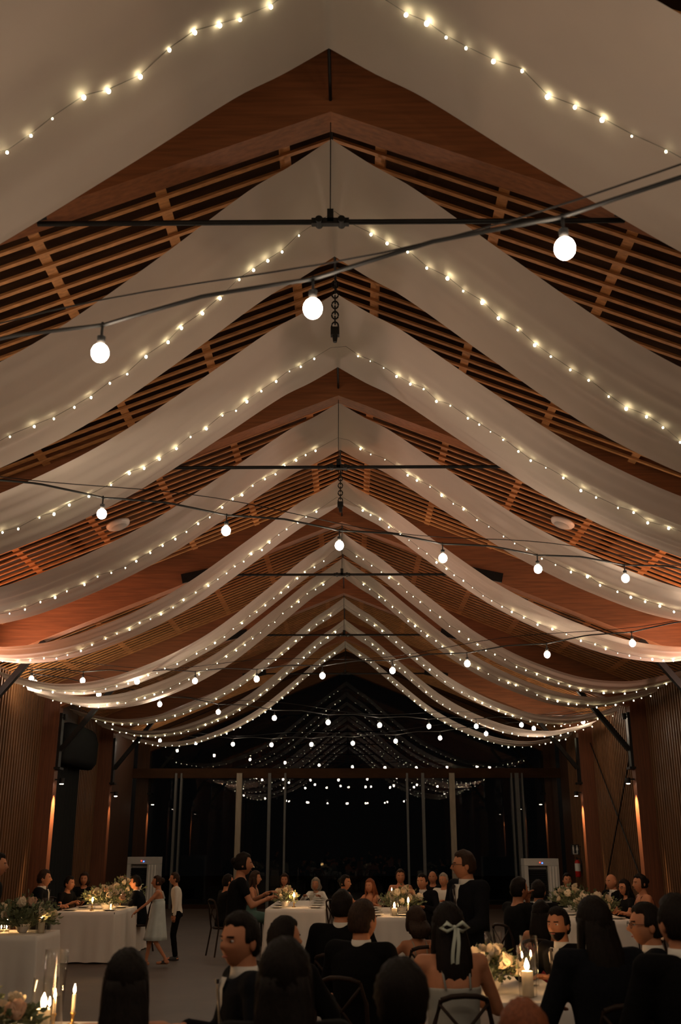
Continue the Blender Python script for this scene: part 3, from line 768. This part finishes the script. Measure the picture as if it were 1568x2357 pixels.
    if outfit in ('suit', 'shirt', 'blacktop'):
        col = {'suit': M['suit'], 'shirt': M['shirt'], 'blacktop': M['blackdress']}[outfit]
        if outfit == 'suit' and int(px) % 3 == 0: col = M['navy']
        add = .020 if outfit == 'suit' else .010
        j = MB(); torso(j, 1.0, add, -.16, .95)
        if outfit == 'suit': j.loft([(sp(-.26), .165*S+add, .12*S+add), (sp(-.1), .165*S+add, .12*S+add), (sp(.1), .15*S+add, .11*S+add)], 20)
        for i in (0, 1):
            j.cap(sp(.86), sh[i], .066*S+add, .058*S+add, 10)
            if outfit == 'blacktop': j.cap(sh[i], sh[i].lerp(elb[i], .45), .050*S+add, .046*S+add, 10)
            else: j.cap(sh[i], elb[i], .050*S+add, .040*S+add, 10); j.cap(elb[i], wr[i].lerp(elb[i], .06), .040*S+add, .030*S+add, 10)
        remesh(j, vox).build('jacket' if outfit == 'suit' else 'shirt', col, t, True)
        if outfit == 'suit':
            c = MB(); nb_ = sp(1.0)
            # standing collar and shirt front between the lapels
            ring = [(nb_+Vector((0, .004, -.035*kk)), .076*S, .072*S), (nb_+Vector((0, .004, .0)), .068*S, .066*S), (nb_+Vector((0, .008, .028*kk)), .062*S, .061*S)]
            c.loft(ring, 24)
            def fy(q): return sp(q)+Vector((0, (.108+.014*(1-abs(q-.7)*2))*S+add+.006, 0))
            vs = []
            for q, hw in ((.45, .004), (.6, .022), (.75, .036), (.88, .046), (.97, .045)):
                yy = fy(q) - (Vector((0, .03, 0)) if q > .9 else Vector((0, .004, 0)) if q > .8 else Vector((0, 0, 0)))
                vs += [yy+Vector((-hw, -.014, 0)), yy+Vector((0, 0, 0)), yy+Vector((hw, -.014, 0))]
            c.add(vs, [(3*a+b, 3*a+b+1, 3*a+b+4, 3*a+b+3) for a in range(4) for b in (0, 1)])
            c.build('shirt_front', M['shirt'], t, True)
            tt = MB(); a = fy(.5); b = fy(.90)-Vector((0, .006, 0))
            tt.add([b+Vector((-.014, .006, .01)), b+Vector((.014, .006, .01)), a+Vector((.022, .008, 0)), a+Vector((0, .008, -.02)), a+Vector((-.022, .008, 0))], [(0,1,2,3,4)])
            tt.box(b+Vector((0, .004, .02)), (.028, .016, .022)); tt.build('tie', M['tie'], t)
        tr = MB(); tr.loft([(sp(-.2), .15*S+.012, .11*S+.012), (sp(0), .165*S+.008, .118*S+.008), (sp(.15), .15*S+.004, .105*S+.004)], 20)
        for i in (0, 1):
            tr.cap(hips[i], kn[i], .088*S+.01, .062*S+.012, 10); tr.cap(kn[i], ank[i].lerp(kn[i], .05), .060*S+.012, .050*S+.012, 10)
        remesh(tr, vox).build('trousers', M['suit'], t, True)
    elif outfit == 'dress':
        j = MB(); torso(j, 1.0, .008, -.16, .68 if True else .85)
        if stand:
            hem = .50*kk
            zz = zp-.08
            remesh(j, vox).build('bodice', M[dresscol], t, True)
            rings = []
            for a in range(10):
                q = a/9; z = zp+.30*kk-(zp+.30*kk-hem)*q
                rings.append((Vector((0, .02*q+math.sin(le)*.03, z)), (.158+.095*q**1.3)*S, (.128+.11*q**1.2)*S))
            MB().loft(rings[::-1], 48, wave=lambda kq, a: .05*(1-kq)*math.sin(a*9)).build('skirt', M[dresscol], t, True)
        else:
            seat_fabric(j, .014)
            j.loft([(Vector((0, .38*kk, .30)), .17*S, .05), (Vector((0, .30*kk, .50)), .17*S, .12), (Vector((0, .22*kk, .60)), .15*S, .12)], 20)
            remesh(j, vox).build('dress', M[dresscol], t, True)
        st = MB()
        for s in (-1, 1): st.tube([sp(.66)+Vector((s*.075*S, .118*S+.006, 0)), sp(.93)+Vector((s*.085*S, .07*S, .0)), sp(.97)+Vector((s*.085*S, 0, .012)), sp(.92)+Vector((s*.08*S, -.08*S, .0)), sp(.66)+Vector((s*.07*S, -.118*S-.006, 0))], .007, 6)
        st.build('straps', M[dresscol], t, True)
    for i in (0, 1):
        f = ank[i]; s2 = MB()
        q = kk*(.8 if female else 1)
        s2.loft([(f+Vector((0, .05*q, -.083*kk)), .044*q, .125*q), (f+Vector((0, .05*q, -.065*kk)), .043*q, .125*q), (f+Vector((0, .03*q, -.04*kk)), .037*q, .095*q), (f+Vector((0, -.02*q, -.015*kk)), .034*q, .045*q)], 20)
        s2.build('shoe', M['dark_plastic'], t, True)
    if chair and not stand:
        p0 = Vector((P.x-off.x, P.y-off.y, 0)) + Matrix.Rotation(rz, 3, 'Z') @ Vector((0, .04, 0))
        place_chair(p0.x, p0.y, rz, 'dark chair under the ' + ' '.join(label.split()[:11]).rstrip(','))
    return t

# yaw: 0 looks away from the camera, 90 to the left, -90 to the right, 180 to the camera
person('short-haired man in dark suit, face turned to the camera, bottom centre left', 552, 2165, 5.6, yaw=110, hyaw=28, hair='short', lean=8, wrists=((-.15,.30,.85),(.17,.34,.85)))
person('bearded man from behind, right of the man turned to the camera', 655, 2162, 6.7, yaw=-25, hyaw=-35, beard=True)
person('dark-haired guest seen from behind, nearest head in the bottom centre left', 655, 2255, 4.2, yaw=5, outfit='blacktop', hair='long')
person('guest with long dark hair seen from behind at the bottom left', 290, 2262, 4.7, yaw=12, outfit='dress', hair='long', female=True)
person('brown-haired man from behind, white collar, before the narrow white tablecloth', 836, 2120, 7.6, yaw=-30, hyaw=-10, hcol='hair_brown')
person('dark-haired man from behind, just left of the brown-haired white-collared man', 788, 2088, 9.2, yaw=-15)
person('woman with a mint ribbon bow in long dark hair seen from behind', 1032, 2135, 6.8, yaw=10, outfit='dress', dresscol='paledress', hair='long', female=True, ribbon=True)
person('guest seen from behind, dark round head at the bottom centre right', 925, 2305, 4.2, yaw=0, outfit='suit', hair='bushy')
person('bearded man in a dark suit facing the camera beyond the white roses', 1285, 2128, 8.3, yaw=125, hyaw=15, beard=True)
person('large guest with dark hair seen from behind right of the candle', 1368, 2125, 6.4, yaw=15, outfit='suit', hair='long')
person('man in a dark suit and glasses in left profile at the right', 1488, 2130, 7.2, yaw=80, hyaw=10, glasses=True, hcol='hair_dark')
person('dark-suited guest cut off by the right edge, seen from behind', 1558, 2125, 5.6, yaw=15, outfit='suit', hair='short')
person('auburn-haired guest whose head just shows at the bottom edge', 1208, 2395, 4.1, yaw=0, outfit='blacktop', hair='bob', hcol='hair_red', female=True)
person('standing man in dark suit and glasses looking left over the guests', 1068, 1990, 9.6, pose='stand', yaw=118, hyaw=-25, glasses=True, hcol='hair_brown', wrists=((-.16, .30, 1.02), (.12, .30, 1.0)), slim=1.12)
person('standing woman in a black top with folded hands looking right', 560, 1988, 12.0, pose='stand', yaw=-78, outfit='blacktop', hair='bun', female=True, wrists=((-.10, .36, 1.24), (.08, .36, 1.20)))
person('child in a pale blue sleeveless dress walking across the floor', 362, 2030, 16.9, pose='stand', yaw=95, hyaw=5, outfit='dress', dresscol='bluedress', hair='bun', hcol='hair_brown', female=True, step=.16, wrists=((-.20, .40, .74), (.22, .02, .56)), lean=2)
person('child in white shirt and dark trousers behind the child in pale blue', 402, 2022, 17.9, pose='stand', yaw=100, outfit='shirt', hair='short', hcol='hair_brown', slim=.9)
person('man in a dark suit in right profile at the left banquet table', 102, 2022, 17.6, yaw=-85, hyaw=0, hcol='hair_brown')
person('dark-clothed guest leaning between the profile man and the curly-haired guest', 160, 2032, 19.2, yaw=-110, outfit='blacktop', hair='short', lean=15)
person('guest with curly brown hair facing the left banquet table', 194, 2024, 20.9, yaw=185, outfit='blacktop', hair='bob', hcol='hair_brown', female=True)
person('man in dark suit leaning over the left table beside the child', 312, 2030, 19.2, yaw=88, lean=14, hair='short')
person('standing guest in dark clothes cut off by the left edge', -6, 1990, 11.5, pose='stand', yaw=-80, outfit='blacktop', hair='short', female=True)
person('guest in black seated left of the standing woman in black', 525, 2030, 18.6, yaw=-60, outfit='blacktop', hair='short')
person('guest in a teal dress seated just behind the standing woman', 588, 2022, 20.2, yaw=-95, outfit='dress', dresscol='tealdress', hair='long', hcol='hair_brown', female=True)
person('guest facing the camera behind the candle of the middle table', 655, 2026, 21.9, yaw=180, outfit='dress', dresscol='rustdress', hair='bob', hcol='hair_brown', female=True)
person('older grey-haired guest in a beige dress at the middle table', 727, 2036, 21.8, yaw=168, outfit='shirt', hair='bob', hcol='hair_grey', female=True)
person('guest with an updo seated between the two middle tables', 795, 2032, 18.2, yaw=-120, outfit='dress', dresscol='beigedress', hair='bun', hcol='hair_dark', female=True)
person('woman with long auburn hair and a rust dress at the middle table', 852, 2040, 19.4, yaw=150, hyaw=0, outfit='dress', dresscol='rustdress', hair='long', hcol='hair_red', female=True)
person('guest facing the camera at the far end of the middle table', 922, 2018, 20.4, yaw=180, outfit='dress', dresscol='rustdress', hair='bun', hcol='hair_brown', female=True)
person('man in a dark suit facing the camera right of the middle flowers', 972, 2030, 17.8, yaw=150)
person('bald guest half behind the dark-suited man right of the middle flowers', 996, 2020, 21.2, yaw=165, outfit='blacktop', hair='bald')
person('grey-haired guest just left of the standing man', 1021, 2026, 19.8, yaw=150, outfit='shirt', hair='short', hcol='hair_grey')
person('small child in a beige dress seen from behind below the middle roses', 958, 2122, 9.9, yaw=15, outfit='dress', dresscol='beigedress', hair='bob', hcol='hair_brown', female=True, slim=.9)
person('dark-haired guest with a raised hand right of the standing man', 1196, 2048, 12.6, yaw=-60, outfit='blacktop', hair='short', female=True, wrists=((-.06,.26,1.15),(.17,.36,.83)))
person('white-collared man from behind, right of the guest with a raised hand', 1240, 2052, 13.6, yaw=-25)
person('guest in a bright red dress half hidden by the bearded man', 1246, 2105, 10.6, yaw=-20, outfit='dress', dresscol='reddress', hair='long', female=True)
person('man facing the camera behind the flowers of the right table', 1306, 2026, 20.0, yaw=180)
person('balding man at the right table, left of the woman with glasses', 1408, 2030, 17.9, yaw=120, hair='bald')
person('dark curly-haired woman with glasses at the right table', 1438, 2044, 16.9, yaw=100, hyaw=20, outfit='blacktop', hair='long', glasses=True, female=True)
person('bare-shouldered woman in a wine red dress at the right table', 1474, 2034, 15.9, yaw=95, hyaw=10, outfit='dress', dresscol='winedress', hair='bun', female=True)

# ------------------------------------------------------------------ flowers, candles, glasses
def rose_mesh(mat):
    mb = MB()
    for L, (n, r, tilt, s) in enumerate(((5, .040, .55, .034), (5, .028, .25, .032), (4, .016, .05, .028), (3, .007, -.1, .022))):
        for i in range(n):
            a = 2*PI*i/n+L*.6; vs = []
            for u in range(5):
                for v in range(4):
                    uu, vv = u/4-.5, v/3
                    wd = math.sin(PI*(.25+.75*vv*.75))
                    p = Vector((r*.3+(r*.8*vv)+ .012*tilt*vv**3 - .5*uu*uu*r, uu*s*2.1*wd, -.022+vv*.052*(1-.25*tilt)+.004*math.sin(uu*9)*vv))
                    vs.append(Matrix.Rotation(a, 3, 'Z') @ p)
            mb.add(vs, [(u*4+v, (u+1)*4+v, (u+1)*4+v+1, u*4+v+1) for u in range(4) for v in range(3)])
    mb.ell((0, 0, -.018), (.022, .022, .018), 10, 6)
    return mb.mesh('rose', mat, True)
ROSE = [rose_mesh(M['rose']), rose_mesh(M['rose2'])]
def flowers(x, y, label, rx=.25, ry=.25, h=.32, nr=12, nl=150, big=1.0, blush=.2, z0=TT):
    t = thing('flower_arrangement', label, 'flowers', (x, y, z0), 0, 'table flower arrangements')
    MB().lathe([(0, 0), (.05, 0), (.055, .01), (.085, .07), (.09, .10), (.085, .10), (.05, .02), (0, .02)], n=20).build('bowl', M['ceramic'], t, True)
    lf = MB(); rd = random.Random(int(px_seed(x, y)))
    for i in range(nl):
        a = rd.uniform(0, 2*PI); q = math.sqrt(rd.uniform(0, 1)); el = rd.uniform(.1, 1)
        tip = Vector((rx*1.25*q*math.cos(a), ry*1.25*q*math.sin(a), .08+h*el*(1.15-.6*q)))
        base = Vector((tip.x*.3, tip.y*.3, .07)); 
        if i % 3 == 0: lf.tube([base, base.lerp(tip, .5)+Vector((0, 0, .02)), tip], .0025, 4)
        for kx in range(3):
            c = base.lerp(tip, .55+.22*kx); d = (tip-base).normalized()+Vector((rd.uniform(-.8, .8), rd.uniform(-.8, .8), rd.uniform(-.5, .5))); d.normalize()
            sd = d.cross(Vector((rd.uniform(-1, 1), rd.uniform(-1, 1), rd.uniform(-1, 1)))).normalized(); L = rd.uniform(.035, .065)*big; W_ = L*.3
            up = d.cross(sd)*L*.12
            lf.add([c, c+d*L*.5+sd*W_, c+d*L, c+d*L*.5-sd*W_, c+d*L*.5+up], [(0,1,4), (1,2,4), (2,3,4), (3,0,4)])
    lf.build('foliage', M['leaf'], t, True)
    for i in range(nr):
        a = 2.4*i; q = math.sqrt((i+.5)/nr)
        o = bpy.data.objects.new('rose', ROSE[1 if rd.random() < blush else 0]); COL.objects.link(o); o.parent = t
        o.location = (rx*q*math.cos(a), ry*q*math.sin(a), .10+h*.75*(1.05-.75*q*q)+rd.uniform(-.03, .03))
        o.rotation_euler = (-math.sin(a)*q*.9-.35*0 + .5, math.cos(a)*q*.9, rd.uniform(0, 6)); s = rd.uniform(.8, 1.25)*big; o.scale = (s, s, s)
def px_seed(x, y): return abs(x*977+y*131)
flame_me = MB().lathe([(0.0005, -.004), (.0055, .004), (.0075, .012), (.006, .024), (.0025, .038), (.0003, .046)], n=10).mesh('flame', M['flame'], True)
flame_big = MB().lathe([(0.0005, -.006), (.010, .006), (.014, .020), (.011, .038), (.004, .056), (.0005, .066)], n=12).mesh('flame', M['flame'], True)
def candle(px, py, D, kind, label, big=False):
    p = at(px, py, D); zf = p.z
    t = thing('candle', label, 'candle', (p.x, p.y, TT), 0, 'lit candles')
    h = max(zf-.02-TT, .035)
    if kind == 'taper':
        MB().lathe([(0, 0), (.035, 0), (.035, .008), (.010, .015), (.010, .05), (.016, .06), (.016, .07), (0, .07)], n=16).build('holder', M['brass'], t, True)
        MB().lathe([(0, .06), (.011, .06), (.010, h), (0, h+.002)], n=12).build('wax', M['wax'], t, True)
    elif kind == 'votive':
        h = min(h, .06)
        MB().lathe([(0, .004), (.028, .004), (.028, h*.8), (0, h*.8)], n=14).build('wax', M['wax'], t, True)
        MB().lathe([(0, 0), (.031, 0), (.036, .085), (.034, .085), (.030, .004)], n=18).build('glass_cup', M['glass'], t, True)
    else:
        MB().lathe([(0, 0), (.040, 0), (.040, h), (.034, h+.002), (0, h-.006)], n=20).build('wax', M['wax'], t, True)
        MB().lathe([(.062, 0), (.066, h+.16), (.064, h+.16), (.060, .004), (0, .004)], n=24).build('glass_cylinder', M['glass'], t, True)
    MB().cyl((0, 0, h-.004), (0, 0, h+.010), .0012, n=5).build('wick', M['cable'], t)
    f = bpy.data.objects.new('flame', flame_big if big else flame_me); COL.objects.link(f); f.parent = t; f.location = (0, 0, h+.010)
    if big: f.scale = (1.25, 1.25, 1.1)
    return t
for a in (
    (100, 2314, 6.0, 'pillar', 'bright pillar candle at the bottom left corner', True), (114, 2310, 6.12, 'taper', 'short candle just right of the bright bottom left pillar'),
    (127, 2292, 6.25, 'taper', 'dimmer candle behind the bright bottom left pillar'), (172, 2280, 6.3, 'taper', 'slim candle right of the bottom left flowers'),
    (17, 2118, 13.25, 'taper', 'tall bright taper at the left edge, on the table with big greenery', True), (2, 2146, 13.1, 'votive', 'votive cut by the left edge'), (14, 2146, 13.15, 'votive', 'votive under the tall taper at the left edge'),
    (97, 2112, 12.95, 'pillar', 'candle in a glass cylinder right of the pale roses at the left'),
    (213, 2073, 17.7, 'taper', 'bright taper at the front of the left rear table', True), (262, 2060, 18.9, 'taper', 'left one of the twin candles on the left rear table', True), (278, 2061, 18.9, 'taper', 'right one of the twin candles on the left rear table', True), (303, 2049, 20.3, 'taper', 'small farthest candle on the left rear table'), (255, 2091, 17.9, 'votive', 'low votive near the cloth edge of the left rear table'),
    (677, 2063, 18.7, 'taper', 'bright candle on the table behind the standing woman', True),
    (908, 2087, 16.3, 'pillar', 'very bright low candle on the table left of the standing man', True), (940, 2075, 16.4, 'taper', 'taller bright candle on the table left of the standing man', True),
    (936, 2048, 18.4, 'taper', 'small far taper above the middle roses'), (902, 2048, 18.3, 'taper', 'small far taper left of the middle roses'),
    (1213, 2228, 7.5, 'pillar', 'very bright candle beside the white roses at the lower right', True), (1081, 2202, 7.6, 'taper', 'small candle left of the white roses at the lower right'), (1202, 2201, 8.4, 'taper', 'dim candle behind the white roses at the lower right'), (1222, 2198, 8.5, 'taper', 'dimmest candle behind the very bright one at the lower right'),
    (1332, 2074, 16.6, 'taper', 'small candle left of the flowers on the right table'), (1378, 2086, 15.9, 'votive', 'votive in front of the flowers on the right table')):
    candle(*a)
for a in (
    (-2.25, 6.0, 'dark leafy arrangement with blush roses at the bottom left corner', .36, .25, .36, 13, 260, 1.1, .6),
    (-1.72, 5.75, 'low cream rose arrangement beside the bright bottom left candle', .20, .18, .12, 8, 90, 1.1, .2),
    (-3.85, 13.05, 'large greenery spilling over the left table with pale roses', .34, .30, .34, 9, 320, 1.3, .1),
    (-4.02, 18.1, 'cream flower arrangement at the front of the left rear table', .32, .35, .32, 14, 200, 1.2, .2),
    (-4.05, 19.7, 'cream flower arrangement at the far end of the left rear table', .30, .35, .42, 14, 180, 1.2, .2),
    (-1.02, 18.9, 'small cream flower arrangement on the table behind the standing woman', .18, .22, .25, 9, 90, 1.1, .1),
    (0.98, 17.3, 'row of white roses on the middle table by the standing man', .30, .35, .30, 16, 150, 1.2, .05),
    (1.32, 16.3, 'trailing white roses at the table corner beside the standing man', .14, .2, .12, 6, 50, 1.1, .05),
    (1.15, 7.85, 'white roses and cream blooms beside the very bright candle', .20, .26, .22, 14, 110, 1.15, .0),
    (3.75, 17.4, 'tall cream flower arrangement on the right table', .30, .3, .34, 14, 170, 1.2, .3),
    (3.80, 16.0, 'loose pale flowers at the front of the right table', .30, .25, .26, 12, 150, 1.2, .3)):
    if 'corner beside' in a[2]: continue
    flowers(*a)
# stemmed glasses, plates
gl = MB().lathe([(0, 0), (.034, 0), (.032, .004), (.004, .010), (.0035, .085), (.012, .095), (.034, .125), (.038, .155), (.031, .20), (.030, .20), (.036, .155), (.032, .127), (.010, .099), (0, .097)], n=16)
def wine_glass(x, y, label, group):
    if not hasattr(wine_glass, 'me'):
        wine_glass.me = gl.mesh('wine_glass', M['glass'], True)
    o = bpy.data.objects.new('wine_glass', wine_glass.me); COL.objects.link(o); o.location = (x, y, TT)
    tag(o, label, 'glass', group)
pl = MB().lathe([(0, .004), (.07, .004), (.085, .010), (.13, .020), (.132, .023), (.085, .014), (.06, .008), (0, .008)], n=28)
pm = pl.mesh('plate', M['ceramic'], True)
def plate(x, y, label, group):
    o = bpy.data.objects.new('dinner_plate', pm); COL.objects.link(o); o.location = (x, y, TT-.002); tag(o, label, 'plate', group)
SET = [(-4.68, -3.68, 17.3, 20.6, 'the left rear table', 4), (-1.30, -0.30, 18.1, 21.2, 'the table behind the standing woman', 4),
       (0.35, 1.12, 16.0, 18.7, 'the table left of the standing man', 4), (3.35, 4.18, 15.3, 18.6, 'the right table', 4)]
for x0, x1, y0, y1, nm, n in SET:
    for i in range(n):
        y = y0+.35+(y1-y0-.6)*i/(n-1)
        for x, q in ((x0+.17, 1), (x1-.17, -1)):
            w_ = ['nearest', 'second nearest', 'second farthest' if n == 4 else 'farthest', 'farthest'][i] + (' left' if q > 0 else ' right')
            plate(x, y, '%s white plate on %s' % (w_, nm), 'plates on ' + nm)
            wine_glass(x+q*.10, y+.20, '%s stemmed glass on %s' % (w_, nm), 'glasses on ' + nm)
for x, y, q in ((-2.5, 5.6, 'left'), (-1.2, 5.75, 'front right'), (-1.15, 6.2, 'rear right')):
    plate(x, y, 'white plate at the %s of the table nearest the camera' % q, 'plates on the nearest table')
for px, D, hh, lab in ((31, 12.95, .36, 'tall clear glass cylinder at the left edge'), (76, 13.2, .34, 'tall clear glass cylinder right of the pale left roses'), (104, 13.3, .38, 'tallest clear glass cylinder before the profile man'),
                   (1135, 8.2, .36, 'wide clear glass cylinder behind the white roses'), (1216, 8.1, .34, 'clear glass cylinder behind the very bright candle'), (135, 6.3, .4, 'tall clear glass cylinder in the bottom left corner')):
    p = at(px, 2150, D)
    o = MB().lathe([(0, 0), (.062, 0), (.066, hh), (.063, hh), (.059, .006), (0, .006)], n=28).build('glass_cylinder', M['glass'], None, True, (p.x, D, TT))
    tag(o, lab, 'vase', 'clear glass cylinders')
